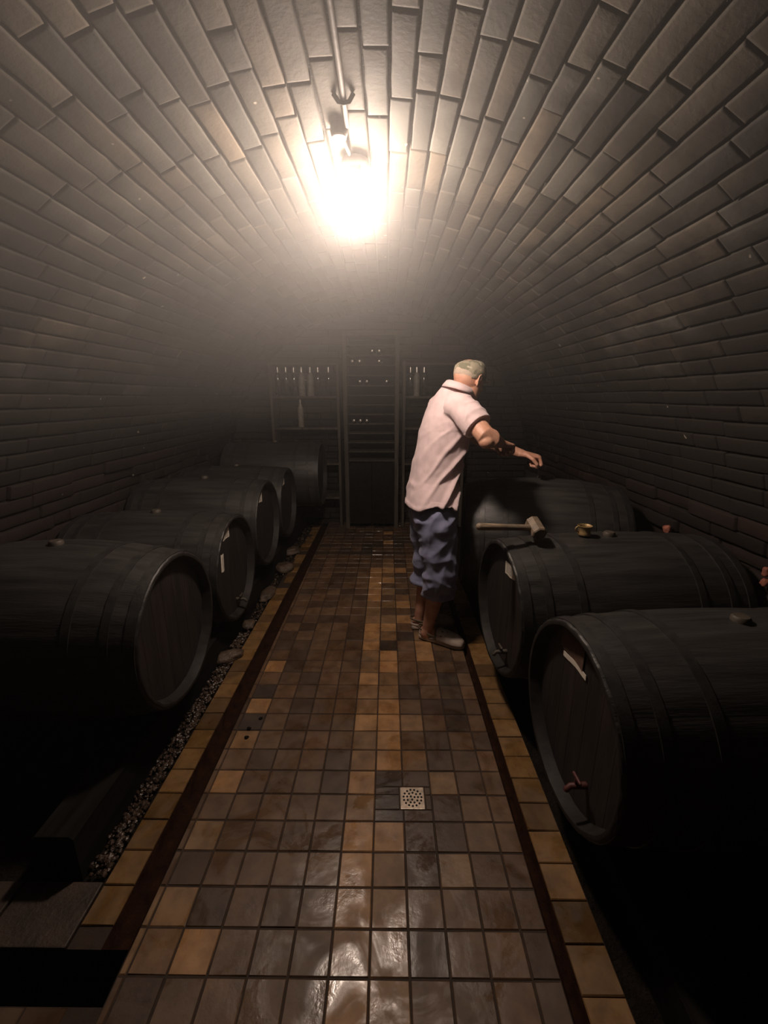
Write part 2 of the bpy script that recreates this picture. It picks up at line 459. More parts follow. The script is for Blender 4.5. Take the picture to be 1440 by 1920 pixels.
# kerbs of single tiles beyond the gutters
def kerb(name, x0, x1, ya, yb, seed, light, jig):
    bm = bmesh.new(); col = bm.verts.layers.float_color.new('tint'); rn = random.Random(seed)
    r = math.ceil((ya - TY0) / TW)
    y = TY0 + r * TW - jig
    while y < yb:
        k = rn.uniform(.75, 1.2)
        far = y > 2.9
        t = light if rn.random() < .8 else tuple(v * .55 for v in light)
        xa = x0 + (rn.uniform(0, .05) if far and rn.random() < .5 else 0)
        if not (far and rn.random() < .12): add_tile(bm, col, xa, x1, y, y + TW, tuple(v * k for v in t), .0018, z=.002)
        y += TW
    box(bm, ((x0 + x1) / 2, (ya + yb) / 2, -.026), (x1 - x0, yb - ya, .044), mi=1)
    obj(name, bm, [M['tile'], M['grout']], kind='structure', smooth=False)
kerb('trim_1', -.872, -.775, .80, 4.9, 4, (.22, .12, .042), .0)
kerb('trim_2', .488, .60, -1.1, 4.9, 6, (.24, .135, .052), .03)
# gutters: troughs between path and kerbs with ragged lips
def gutter(name, x0, x1, ya, yb, depth):
    bm = bmesh.new(); n = 90; rows = []
    for i in range(n + 1):
        y = ya + (yb - ya) * i / n
        a = .003 * fbm((y * 7, 1, x0), 1); b = .004 * fbm((y * 8, 5, x1), 1)
        P = [(x0 - .002, -.001), (x0 + .002 + a, -.004), (x0 + .003 + a, -depth), ((x0 + x1) / 2, -depth - .004 + .004 * fbm((y * 9, 0, 0), 1)), (x1 - .003 + b, -depth), (x1 - .002 + b, -.004), (x1 + .002, -.001)]
        rows.append([Vector((x, y, z)) for x, z in P])
    loft(bm, rows, close=False, cap=False)
    for f in bm.faces: f.normal_update()
    obj(name, bm, M['gutter'], kind='structure')
gutter('trim_3', -.775, -.70, .80, 4.93, .055)
gutter('trim_4', .452, .488, -1.1, 4.93, .045)
# earth on both sides
def ground(name, x0, x1, y0, y1, z, amp):
    bm = bmesh.new(); nx = int((x1 - x0) / .035); ny = int((y1 - y0) / .035)
    vs = [[bm.verts.new((x0 + (x1 - x0) * i / nx, y0 + (y1 - y0) * j / ny, z + amp * (fbm((i * .25, j * .25, 7), 1) + .6 * fbm((i * .7, j * .7, 2), 1)))) for j in range(ny + 1)] for i in range(nx + 1)]
    for i in range(nx):
        for j in range(ny): bm.faces.new((vs[i][j], vs[i + 1][j], vs[i + 1][j + 1], vs[i][j + 1]))
    obj(name, bm, M['earth'], kind='structure')
ground('floor_earth_left', -1.9, -.868, .97, 4.95, -.022, .010)
ground('floor_earth_right', .592, 1.7, -1.1, 4.95, -.035, .010)
bm = bmesh.new(); box(bm, (XC, 1.8, -.19), (4, 6.5, .06)); obj('floor_base', bm, M['earth'], kind='structure', smooth=False)
# worn slabs around the sump
bm = bmesh.new()
for (x0, x1, y0, y1) in ((-1.12, -.876, .80, .968), (-1.45, -1.125, .80, .968), (-1.85, -1.455, .80, .968)):
    box(bm, ((x0 + x1) / 2, (y0 + y1) / 2, -.02), (x1 - x0 - .004, y1 - y0 - .004, .04), bev=.004)
obj('trim_5', bm, M['slab'], kind='structure', smooth=False)
bm = bmesh.new(); col = bm.verts.layers.float_color.new('tint')
for r in range(-18, 0):
    for c in range(-17, -7):
        add_tile(bm, col, TX0 + c * TW, min(TX0 + (c + 1) * TW, -.70), TY0 + r * TW - .0, min(TY0 + (r + 1) * TW, .688), tuple(v * .8 for v in tile_tint(-5, r)))
box(bm, (-1.27, -.283, -.026), (1.14, 1.942, .044), mi=1)
obj('floor_tiles_left', bm, [M['tile'], M['grout']], kind='structure', smooth=False)
# sump: sunken dark pit with a rounded mouth towards the path
bm = bmesh.new()
out = []
for k in range(9):
    a = -PI / 2 + PI / 2 * k / 8; out.append((-.702 - .05 + .05 * math.cos(a), .69 + .05 + .05 * math.sin(a)))
out += [(-.702, .80), (-1.7, .80), (-1.7, .69)]
loft(bm, [[Vector((x, y, -.002)) for x, y in out], [Vector((x, y, -.13)) for x, y in out]], cap=False)
bm.faces.new([bm.verts.new((x, y, -.13)) for x, y in out])
obj('floor_sump', bm, M['hole'], kind='structure', smooth=False)

# drain cover
d = thing('floor_drain', 'small square perforated metal drain cover sunk in the tiled floor', 'drain', (.095, 1.26, 0))
bm = bmesh.new(); box(bm, (0, 0, -.003), (.091, .091, .008), bev=.003); obj('cover_plate', bm, M['metal'], d, smooth=False)
drn = random.Random(2); n = 0
for ring, cnt in ((.008, 3), (.0205, 9), (.0335, 15)):
    for k in range(cnt):
        a = 2 * PI * k / cnt + ring * 40
        bm = bmesh.new(); lathe(bm, [(.0042, -.002), (.0042, .0012)], 10)
        o = obj('drain_hole', bm, M['hole'], d, smooth=False); o.location = (ring * math.cos(a) + .001, ring * math.sin(a), 0.0005)
bm = bmesh.new(); box(bm, (.095, 1.26, -.06), (.09, .09, .08)); 

# ------------------------------------------------------------------ barrels
def barrel(label, face, yaw, left, rh, rb, L, paper=(), taps=(), seed=0):
    """face = centre of the near head; axis runs from the path towards the wall"""
    rz = PI - yaw if left else yaw
    X, Y, z = face
    t = thing('wine_barrel', label, 'barrel', (X, Y, 0), (0, 0, rz), 'wine barrels along the left side' if left else 'wine barrels along the right side')
    rn = random.Random(seed)
    prof_r = lambda u: rh + (rb - rh) * (1 - (2 * u - 1) ** 2) ** .92 if 0 < u < 1 else rh
    # staves: outer skin with fine grooves, chime, inner lip
    ns, sub = 26, 5; seg = ns * sub
    us = [0, .012, .03, .06, .1, .16, .22, .3, .4, .5, .6, .7, .78, .84, .9, .94, .97, .988, 1]
    bm = bmesh.new(); rings = []
    jit = [rn.uniform(-.0015, .0015) for _ in range(ns)]
    def ring(x, r, groove=True):
        out = []
        for k in range(seg):
            a = 2 * PI * k / seg; q = k % sub
            rr = r + jit[k // sub] - (.0022 if (groove and q == 0) else 0)
            out.append(Vector((x, rr * math.cos(a), z + rr * math.sin(a))))
        return out
    rec = .042
    rings = [ring(rec + .03, rh - .03, False), ring(rec, rh - .028, False), ring(.002, rh - .016, False), ring(-.0, rh - .006, False)]
    rings += [ring(u * L + (.003 if u == 0 else 0), prof_r(u)) for u in us]
    rings += [ring(L, rh - .006, False), ring(L - .002, rh - .016, False), ring(L - rec, rh - .028, False), ring(L - rec - .03, rh - .03, False)]
    loft(bm, rings, cap=False)
    for f in bm.faces:
        cx = sum(v.co.x for v in f.verts) / len(f.verts); rr = math.hypot(f.verts[0].co.y, f.verts[0].co.z - z)
        if cx < .001 or (cx < rec and rr < rh - .004): f.material_index = 1
    sharp(obj('staves', bm, [M['stave'], M['rim']], t), 50)
    # heads: planks side by side
    for nm, x in (('head', rec + .006), ('head', L - rec - .006)):
        bm = bmesh.new(); np_ = 7; w = 2 * (rh - .026) / np_
        for i in range(np_):
            y0 = -(rh - .026) + i * w; y1 = y0 + w - .0015; pts = []
            for yy in (y0, (y0 + y1) / 2, y1):
                pts.append((yy, math.sqrt(max(0, (rh - .026) ** 2 - yy * yy))))
            poly = [(a, -b) for a, b in pts] + [(a, b) for a, b in pts[::-1]]
            loft(bm, [[Vector((x + sx, a, z + b)) for a, b in poly] for sx in (-.006, .006)])
        obj(nm, bm, M['headwood'], t, smooth=False)
    # hoops
    for u in (.028, .115, .25, .75, .885, .972):
        wd = .034 if u in (.028, .972) else .028
        bm = bmesh.new(); prof_h = []
        for q in (0, .5, 1):
            x = u * L + (q - .5) * wd; prof_h.append((prof_r(x / L) + .0035, x))
        inner = [(r - .005, x) for r, x in prof_h][::-1]
        vs = lathe(bm, prof_h + inner, 72, 'X', False, False, c=(0, 0, z))
        for k in range(72): bm.faces.new((vs[-1][k], vs[-1][(k + 1) % 72], vs[0][(k + 1) % 72], vs[0][k]))
        sharp(obj('hoop', bm, M['hoop'], t))
    # bung on top
    bm = bmesh.new(); lathe(bm, [(.026, -.01), (.026, .010), (.021, .016)], 18, c=(L * .5, 0, z + rb)); sharp(obj('bung', bm, M['bung'], t))
    # papers pinned on the near head: (world y, world z, w, h, kind, tilt)
    for (u, v, w, h, kd, tl) in paper:
        bm = bmesh.new(); n = 6
        g = [[None] * 2 for _ in range(n + 1)]
        rings = []
        for i in range(n + 1):
            a = -w / 2 + w * i / n
            b = .0025 * math.sin(i * 1.1 + u * 30)
            c_, s_ = math.cos(tl), math.sin(tl)
            rings.append([Vector((rec - .0015 - b - dx, u + a * c_ - q * s_, z + v + a * s_ + q * c_)) for dx, q in ((0, -h / 2), (0, h / 2), (.0012, h / 2), (.0012, -h / 2))])
        loft(bm, rings); p_ = sharp(obj('paper_label', bm, M['paper' if kd != 'brown' else 'brownpaper'], t, label={'white': 'white paper label', 'brown': 'brown paper label'}.get(kd, 'pale strip of paper')))
        if kd == 'white':
            bm = bmesh.new(); rings = []
            for i in range(n + 1):
                a = (-w / 2 + w * i / n) * .74; b = .0025 * math.sin(i * 1.1 + u * 30)
                rings.append([Vector((rec - .0033 - b - dx, u + a * c_ - q * s_, z + v + a * s_ + q * c_)) for dx, q in ((0, -h * .33), (0, h * .33), (.0006, h * .33), (.0006, -h * .33))])
            loft(bm, rings); obj('faded_writing', bm, M['print'], p_, smooth=False)
    for (u, v, mt) in taps:
        bm = bmesh.new()
        tube(bm, [(rec - .002, u, z + v), (rec - .05, u, z + v), (rec - .06, u, z + v - .012)], [.011, .009, .009], 12)
        tube(bm, [(rec - .032, u, z + v), (rec - .032, u, z + v + .026)], [.006, .006], 10)
        tube(bm, [(rec - .032, u - .02, z + v + .028), (rec - .032, u + .02, z + v + .028)], [.005, .005], 10)
        obj('tap', bm, mt, t)
    return t
barrel('black wine barrel nearest the camera on the left, its bare head facing the path', (-.857, 1.582, .526), R(.7), True, .31, .36, .92, seed=1)
barrel('black wine barrel second on the left, with two pale labels on its head', (-.885, 2.354, .475), R(.3), True, .31, .335, .90,
       paper=((.055, .225, .095, .064, 'white', R(0)), (.130, .075, .038, .10, 'white', R(6))), taps=((-.02, -.22, M['bung']),), seed=2)
barrel('black wine barrel third on the left, with one pale label high on its head', (-.88, 3.03, .55), R(0), True, .31, .335, .90, paper=((.07, .205, .11, .070, 'white', R(5)),), seed=3)
barrel('black wine barrel fourth on the left, smaller label near its upper edge', (-.88, 3.70, .54), R(0), True, .305, .33, .90, paper=((.05, .195, .10, .066, 'white', R(-8)),), seed=4)
barrel('farthest wine barrel on the left, raised high in front of the end wall shelves', (-.67, 4.355, .68), R(0), True, .32, .335, .95, seed=5)
barrel('black wine barrel nearest on the right, brown paper and white strip on its head', (.562, 1.138, .462), R(2.3), False, .31, .34, 1.0,
       paper=((.075, .215, .15, .085, 'brown', R(0)), (.05, .163, .15, .018, 'strip', R(-4))), taps=((-.10, -.155, M['redtap']),), seed=6)
barrel('black wine barrel on the right carrying the mallet and the brass cup', (.512, 1.821, .503), R(3.9), False, .31, .34, 1.0,
       paper=((-.03, .19, .12, .058, 'white', R(-6)),), taps=((-.07, -.2, M['bung']),), seed=7)
barrel('larger wine barrel on the right beside the man, under his hand', (.50, 2.74, .56), R(-9), False, .335, .395, .96, taps=((-.09, -.24, M['redtap']),), seed=8)

# timber beams the barrels lie on
def beam(label, x, y0, y1, z0, h, w, tops):
    bm = bmesh.new(); n = 30; rows = []
    for i in range(n + 1):
        y = y0 + (y1 - y0) * i / n; j = .006 * fbm((y * 5, x, 1), 1)
        rows.append([Vector((x - w / 2 + j, y, z0)), Vector((x + w / 2 + j, y, z0)), Vector((x + w / 2 + j, y, z0 + h - .012 + j)), Vector((x + w / 2 - .012 + j, y, z0 + h + j)), Vector((x - w / 2 + .012 + j, y, z0 + h + j)), Vector((x - w / 2 + j, y, z0 + h - .012 + j))])
    loft(bm, rows)
    tag(sharp(obj('support_beam', bm, M['beam'])), label, 'beam', 'timber beams under the barrels')
beam('dark timber beam under the path ends of the left barrels', -1.02, .98, 4.85, -.03, .19, .13, 0)
beam('dark timber beam under the wall ends of the left barrels', -1.60, .98, 4.85, -.03, .19, .13, 0)
beam('dark timber beam under the path ends of the right barrels', .74, .2, 3.2, -.045, .16, .12, 0)
beam('dark timber beam under the wall ends of the right barrels', 1.36, .2, 3.2, -.045, .16, .12, 0)

# ------------------------------------------------------------------ stones, gravel, brick bits
def stone(c, s, seed, name, label, cat, group, mat, rz=0):
    bm = bmesh.new(); bmesh.ops.create_icosphere(bm, subdivisions=3, radius=1)
    for v in bm.verts:
        p = v.co.copy(); k = 1 + .35 * fbm(p + Vector((seed, 0, 0)), 1.3) + .10 * fbm(p + Vector((0, seed, 0)), 4)
        m = max(abs(p.x), abs(p.y), abs(p.z)); p = p.lerp(p / m, .35) * k
        v.co = Vector((p.x * s[0], p.y * s[1], p.z * s[2]))
    o = tag(obj(name, bm, mat), label, cat, group); o.location = c; o.rotation_euler = (0, 0, rz); return o
stone((-.905, 2.13, .012), (.075, .045, .030), 3, 'kerb_stone', 'dark wet stone lying on the left kerb below the second barrel', 'stone', 'loose stones along the left kerb', M['stone'], .6)
stone((-.915, 2.50, .008), (.04, .05, .022), 9, 'kerb_stone', 'small pale stone on the left kerb between second and third barrels', 'stone', 'loose stones along the left kerb', M['stone'], .2)
stone((-.905, 2.95, .01), (.055, .10, .028), 14, 'kerb_stone', 'long flat stone on the left kerb beneath the third barrel', 'stone', 'loose stones along the left kerb', M['stone'], .1)
stone((-.91, 3.42, .02), (.07, .09, .045), 22, 'kerb_stone', 'rounded stone on the left kerb below the fourth barrel', 'stone', 'loose stones along the left kerb', M['stone'], 1)
stone((-.93, 3.85, .02), (.06, .08, .035), 31, 'kerb_stone', 'farthest loose stone on the left kerb before the end wall', 'stone', 'loose stones along the left kerb', M['stone'], 2)
bm = bmesh.new(); grn = random.Random(5)
for k in range(1500):
    x = -.885 - abs(grn.gauss(0, .035)) if grn.random() < .6 else grn.uniform(-.955, -.88); y = grn.uniform(.985, 4.8) if grn.random() < .35 else grn.uniform(.985, 2.4)
    if x < -.953: continue
    r = grn.uniform(.003, .010)
    g = bmesh.ops.create_icosphere(bm, subdivisions=1, radius=r)
    for v in g['verts']:
        v.co *= 1 + grn.uniform(-.3, .3)
    bmesh.ops.translate(bm, vec=(x, y, -.012 + r * .5 + grn.uniform(0, .006)), verts=g['verts'])
tag(obj('gravel', bm, M['pebble'], smooth=False), 'wet brown gravel strewn between the left kerb and the barrel beam', 'gravel', kind='stuff')
# dirt lumps on the tiles near the left gutter
for i, (x, y, lb) in enumerate([(-.625, 1.598, 'dark crumb of dirt on the path tiles nearest the left gutter'), (-.590, 1.66, 'dark crumb of dirt a step further along the path from the gutter crumb'), (-.62, 1.545, 'small dark dirt crumb closest to the camera by the left gutter')]):
    stone((x, y, .003), (.009, .008, .004), 40 + i, 'dirt_crumb', lb, 'dirt', 'dirt crumbs on the tiles', M['earth'])
# masonry footing along the right wall with broken bricks lying on it
bm = bmesh.new(); rows = []
for i in range(61):
    y = -1.1 + 6.0 * i / 60; a = .012 * fbm((y * 4, 0, 9), 1); b = .012 * fbm((y * 6, 3, 9), 1)
    rows.append([Vector((1.66, y, -.03)), Vector((1.575 + a, y, -.03)), Vector((1.58 + a, y, .5)), Vector((1.59 + a, y, .645 + b)), Vector((1.66, y, .65 + b))])
loft(bm, rows); obj('trim_6', bm, M['mortar'], kind='structure')
M['redbrick'] = simple('broken_brick', (.30, .10, .065), .7, var=.4, scale=30)
for i, (c, s, lb) in enumerate([((1.57, 1.79, .67), (.022, .06, .025), 'reddish broken brick lying on the right wall footing behind the barrels'),
                               ((1.585, 1.665, .745), (.014, .014, .02), 'orange brick chip stuck high on the right wall, nearest the camera'),
                               ((1.585, 1.66, .70), (.014, .014, .018), 'orange brick chip just below another on the right wall'),
                               ((1.56, 2.28, .74), (.018, .022, .022), 'reddish brick lump on the right wall behind the brass cup')]):
    stone(c, s, 50 + i, 'brick_fragment', lb, 'brick', 'broken brick bits at the right wall', M['redbrick'])

# ------------------------------------------------------------------ mallet and brass cup on the second right barrel
m_ = thing('wooden_mallet', 'wooden mallet with long handle lying on top of the right barrel', 'mallet', (.66, 1.80, .862), (0, R(0), R(0)))
a = Vector((.655, 1.80, .893)); b = Vector((.397, 1.755, .912)); dd = (b - a).normalized()
bm = bmesh.new(); tube(bm, [a - dd * .02, a + dd * .08, a + dd * .18, b], [(.014, .016), (.014, .016), (.0145, .0165), (.016, .018)], 14, up=(0, 0, 1)); obj('handle', bm, M['handle'], m_, world=True)
bm = bmesh.new()
side = Vector((.35, -.93, 0)).normalized(); upv = dd.cross(side).normalized()
side = Vector((-.05, -.72, -.30)).normalized(); ax2 = side.cross(dd).normalized(); side = dd.cross(ax2).normalized()
rg = []
for t_, rr in ((-.046, .030), (-.040, .034), (.040, .034), (.046, .030)):
    rg.append([a + side * t_ + (dd * math.cos(PI / 8 + k * PI / 4) + ax2 * math.sin(PI / 8 + k * PI / 4)) * rr for k in range(8)])
loft(bm, rg); obj('mallet_head', bm, M['mallet'], m_, world=True, smooth=False)

cup = thing('brass_cup', 'small brass cup with a ring handle standing on the right barrel', 'cup', (.893, 1.846, .852))
bm = bmesh.new(); lathe(bm, [(.027, -.004), (.029, .001), (.026, .006), (.026, .030), (.030, .036), (.032, .0385), (.0305, .0395), (.027, .036), (.0235, .030), (.022, .012)], 28); sharp(obj('bowl', bm, M['brass'], cup), 60)
bm = bmesh.new(); pts = [(-.024 - .018 * math.sin(q), 0, .022 + .014 * math.cos(q)) for q in [PI * i / 8 for i in range(9)]]
tube(bm, pts, [.003] * 9, 8, up=(0, 1, 0)); obj('handle', bm, M['brass'], cup)

# ------------------------------------------------------------------ end wall: shelves, rack and bottles
YF = 4.68
def plank(bm, x0, x1, y0, y1, z0, z1, b=.004): box(bm, ((x0 + x1) / 2, (y0 + y1) / 2, (z0 + z1) / 2), (x1 - x0, y1 - y0, z1 - z0), bev=b)
rk = thing('wine_rack', 'tall dark wooden bottle rack in the middle of the end wall', 'rack', (-.18, 4.82, 0))
for x0 in (-.475, .075):
    bm = bmesh.new(); plank(bm, x0, x0 + .045, YF - .02, 4.94, 0, 2.06); obj('post', bm, M['shelfwood'], rk, world=True, smooth=False)
for i in range(13):
    zc = .775 + .1 * i
    bm = bmesh.new(); plank(bm, -.43, .075, YF, 4.93, zc - .009, zc, .002); obj('shelf', bm, M['shelfwood'], rk, world=True, smooth=False)
bm = bmesh.new(); plank(bm, -.43, .075, 4.925, 4.94, .05, 2.04); obj('back_panel', bm, M['beam'], rk, world=True, smooth=False)
bm = bmesh.new(); plank(bm, -.475, .12, YF - .02, 4.94, 2.06, 2.09); obj('top', bm, M['shelfwood'], rk, world=True, smooth=False)
for k in range(2):
    bm = bmesh.new(); x0 = -.43 + k * .2525
    plank(bm, x0 + .002, x0 + .2505, YF - .005, YF + .015, .05, .755); obj('door', bm, M['beam'], rk, world=True, smooth=False)
def shelf_unit(label, x0, x1, zs):
    t = thing('bottle_shelf', label, 'shelf', ((x0 + x1) / 2, 4.83, 0), group='open shelves on the end wall')
    for x in (x0, x1 - .03):
        bm = bmesh.new(); plank(bm, x, x + .03, 4.72, 4.94, 0, zs[-1] + .02); obj('side_panel', bm, M['shelfwood'], t, world=True, smooth=False)
    for z in zs:
        bm = bmesh.new(); plank(bm, x0 + .03, x1 - .03, 4.72, 4.94, z - .022, z, .003); obj('shelf', bm, M['shelfwood'], t, world=True, smooth=False)
ZS = (.35, .74, 1.13, 1.462, 1.80)
shelf_unit('open wooden bottle shelf left of the central rack', -1.27, -.52, ZS)
shelf_unit('open wooden bottle shelf right of the central rack, behind the man', .16, .85, ZS)
bp = [(.0, 0), (.031, 0), (.0335, .004), (.0335, .185), (.031, .205), (.018, .235), (.0145, .25), (.0145, .292)]
def bottle_proto(mat):
    t = thing('wine_bottle', '', 'bottle', (0, 0, 0))
    bm = bmesh.new(); lathe(bm, [(.004, 0)] + bp[1:], 20); obj('glass_body', bm, mat, t)
    bm = bmesh.new(); lathe(bm, [(.0156, .245), (.0156, .298), (.013, .300)], 16); sharp(obj('foil_cap', bm, M['foil'], t))
    return t
def copy_tree(o):
    c = o.copy(); C.objects.link(c)
    for ch in o.children:
        d_ = ch.copy(); C.objects.link(d_); d_.parent = c; d_.matrix_parent_inverse = ch.matrix_parent_inverse
    return c
rows_name = {1.906: 'second row', 1.813: 'third row', 1.617: 'fifth row', 1.229: 'ninth row'}
rackb = [(-.162, 1.906, 'left'), (-.09, 1.906, 'right'), (-.367, 1.813, 'leftmost'), (-.293, 1.813, 'middle'), (-.09, 1.813, 'rightmost'), (-.292, 1.617, 'leftmost'), (-.22, 1.617, 'middle'), (-.013, 1.617, 'rightmost'), (-.361, 1.229, 'leftmost'), (-.292, 1.229, 'middle'), (-.224, 1.229, 'rightmost')]
rown = {1.906: 'top bottle row', 1.813: 'second bottle row', 1.617: 'third bottle row', 1.229: 'lowest bottle row'}
proto = bottle_proto(M['glassdark']); dusty = bottle_proto(M['dustybottle']); first = True
for x, z, w in rackb:
    o = proto if first else copy_tree(proto); first = False
    zs = .775 + .1 * round((z - .037 - .775) / .1)
    o.location = (x, 4.915, zs + .0345); o.rotation_euler = (R(90), 0, 0)
    o['label'] = '%s dark wine bottle lying in the %s of the central rack' % (w, rown[z]); o['group'] = 'bottles lying in the central rack'
first = True
names = ['leftmost', 'second from left', 'third from left', 'fourth from left']
sh = [(-1.19, 1.462, 0, 'leftmost dark wine bottle standing on the left end-wall shelf'), (-1.10, 1.462, 0, 'dark wine bottle second from the left on the left end-wall shelf'), (-1.015, 1.462, 0, 'dark wine bottle just left of the two dusty ones on the shelf'),
      (-.932, 1.462, 1, 'left one of two pale dusty bottles on the left end-wall shelf'), (-.839, 1.462, 1, 'right one of two pale dusty bottles on the left end-wall shelf'), (-.755, 1.462, 0, 'dark wine bottle just right of the two dusty ones on the shelf'),
      (-.64, 1.462, 0, 'dark wine bottle at the right end of the left end-wall shelf'), (-.961, 1.13, 1, 'dusty bottle alone on the lower board of the left end-wall shelf'),
      (.243, 1.462, 0, 'left dark wine bottle on the right end-wall shelf'), (.31, 1.462, 1, 'pale dusty bottle between dark ones on the right end-wall shelf'), (.39, 1.462, 0, 'right dark wine bottle on the right end-wall shelf')]
for x, z, du, lb in sh:
    if du: o = dusty if first else copy_tree(dusty); first = False
    else: o = copy_tree(proto)
    o.rotation_euler = (0, 0, 0); o.location = (x, 4.80, z); o['label'] = lb; o['group'] = 'bottles standing on the end-wall shelves'

# ------------------------------------------------------------------ lamp, junction box and conduit on the crown
zc = ZC + RV
lamp = thing('bulkhead_lamp', 'glowing bulkhead lamp hanging from the brick vault', 'lamp', (-.126, 1.89, zc - .018))
bm = bmesh.new(); lathe(bm, [(.050, .0), (.054, -.02), (.050, -.032), (.048, -.038), (.050, -.050), (.044, -.052)], 40); sharp(obj('lamp_base', bm, M['pipe'], lamp))
bm = bmesh.new(); lathe(bm, [(.046, -.050), (.060, -.068), (.068, -.10), (.068, -.145), (.060, -.19), (.046, -.22), (.026, -.238), (.006, -.243)], 32); obj('glass_globe', bm, M['lamp'], lamp)
for k in range(4):
    a_ = PI * k / 4 + .3; bm = bmesh.new()
    pts = [((.072) * math.cos(q) * math.cos(a_), .072 * math.cos(q) * math.sin(a_), -.045 - .208 * math.sin(q)) for q in [PI * i / 14 for i in range(15)]]
    tube(bm, pts, [.0016] * 15, 6); obj('guard_wire', bm, M['pipe'], lamp)
jb = thing('junction_box', 'small round junction box on the vault beside the lamp', 'junction box', (-.165, 1.70, zc - .008))
bm = bmesh.new(); lathe(bm, [(.028, .006), (.030, -.012), (.027, -.026), (.022, -.03)], 28); sharp(obj('box_body', bm, M['pipe'], jb))
bm = bmesh.new(); lathe(bm, [(.0235, -.028), (.0235, -.034), (.020, -.036)], 28); sharp(obj('lid', bm, M['boxgrey'], jb))
pp = thing('electric_conduit', 'thin grey conduit pipe running along the crown of the vault', 'pipe', (-.14, 1.0, zc))
bm = bmesh.new(); pts = [(-.135 - .004 * math.sin(y * 3) - .01 * max(0, y - 1.2), y, zc - .016) for y in [-1.2 + 2.88 * i / 20 for i in range(21)]]
tube(bm, pts, [.008] * 21, 10, up=(0, 0, 1)); obj('pipe', bm, M['pipe'], pp, world=True)
bm = bmesh.new(); tube(bm, [(-.160, 1.725, zc - .02), (-.150, 1.80, zc - .018), (-.140, 1.85, zc - .022)], [.006] * 3, 8, up=(0, 0, 1)); obj('pipe', bm, M['pipe'], pp, world=True)
for y in (.5, 1.1, 1.55):
    bm = bmesh.new(); tube(bm, [(-.165, y, zc - .004), (-.150, y, zc - .024), (-.135, y, zc - .0265), (-.118, y, zc - .024), (-.105, y, zc - .004)], [(.002, .007)] * 5, 8, up=(0, 1, 0)); obj('clip', bm, M['pipe'], pp, world=True)

# ------------------------------------------------------------------ the man working at the big barrel
man = thing('person', 'man in pink-grey shirt, blue shorts and camouflage cap leaning over barrel', 'person', (.30, 2.33, 0))
F = Vector((.978, .208, 0)); RT = Vector((.208, -.978, 0)); UP = Vector((0, 0, 1))
def V(*a): return Vector(a)
def lean(me):
    # he bends away over the barrel: everything above the hips swings towards it
    for v in me.vertices:
        k = max(0, v.co.z - .85); v.co.y += .22 * k + .05 * min(1, k * 7); v.co.x += .03 * k
    return me
def oval(c, a, b, tiltx=0, n=28, p=2.0, ax=None, ay=None):
    """horizontal-ish ring: a across (RT), b front-back (F); tilt leans the ring forward"""
    ax = ax or RT; ay = ay or F
    out = []
    for k in range(n):
        t = 2 * PI * k / n; cx, sx = math.cos(t), math.sin(t)
        cx = math.copysign(abs(cx) ** (2 / p), cx); sx = math.copysign(abs(sx) ** (2 / p), sx)
        out.append(c + ax * a * cx + ay * b * sx + UP * (-tiltx * b * sx))
    return out
def lb(bm):
    me = bpy.data.meshes.new('m'); bmesh.ops.recalc_face_normals(bm, faces=bm.faces); bm.to_mesh(me); bm.free(); return lean(me)
# head frame: turned a little away from the camera and bowed
hyaw, hpit = R(38), R(24)
HF = V(math.cos(hyaw) * math.cos(hpit), math.sin(hyaw) * math.cos(hpit), -math.sin(hpit))
HR = V(math.sin(hyaw), -math.cos(hyaw), 0); HU = HR.cross(HF)
HM = Matrix((HF, HR, HU)).transposed()
HC = V(.446, 2.365, 1.542)
def hp(f, r, u): return HC + HF * f + HR * r + HU * u
def hand(bm, wrist, d, nrm, side, curl, thumb=1, sc=1.0):
    """palm, four unequal fingers bent at three joints, and a thumb from the side of the palm.
    d = pointing direction, nrm = side the fingers curl to, side = towards the thumb"""
    d = d.normalized(); nrm = (nrm - d * nrm.dot(d)).normalized(); side = d.cross(nrm).normalized() * (1 if d.cross(nrm).dot(side) > 0 else -1)
    rg = []
    for t, w, h in ((-.02, .026, .021), (.0, .029, .020), (.03, .038, .018), (.06, .042, .016), (.085, .041, .014), (.094, .036, .010)):
        c = wrist + d * t * sc
        rg.append([c + side * w * sc * math.cos(2 * PI * k / 16) + nrm * h * sc * math.sin(2 * PI * k / 16) for k in range(16)])
    loft(bm, rg)
    for i, (off, L) in enumerate(((.030, .040), (.010, .045), (-.011, .042), (-.031, .034))):
        p = wrist + d * (.084 if i != 3 else .078) * sc + side * off * sc - nrm * .002
        a = 0; pts = [p - d * .014]
        rr = [.0105 * sc]
        for j, (cu, k) in enumerate(((curl[0], 1.0), (curl[1], .68), (curl[2], .55))):
            pts.append(p.copy()) if j == 0 else None
            if j == 0: rr.append(.0100 * sc)
            a += R(cu) + R(2 * i)
            q = p + (d * math.cos(a) + nrm * math.sin(a)) * L * k * sc
            pts.append((p + q) / 2); rr.append((.0092 - .0006 * j) * sc)
            pts.append(q); rr.append((.0090 - .0008 * j) * sc); p = q
        tube(bm, pts, rr, 10)
    b = wrist + d * .022 * sc + side * .028 * sc
    td = (d * .72 + side * .55 + nrm * .35).normalized(); p1 = b + td * .038 * sc
    t2 = (d * .75 - side * .05 + nrm * .65).normalized(); p2 = p1 + t2 * .032 * sc
    t3 = (d * .35 - side * .55 + nrm * .65).normalized(); p3 = p2 + t3 * .024 * sc
    tube(bm, [b - td * .012, b, p1, p2, p3], [.013 * sc, .0135 * sc, .011 * sc, .0102 * sc, .0085 * sc], 10)

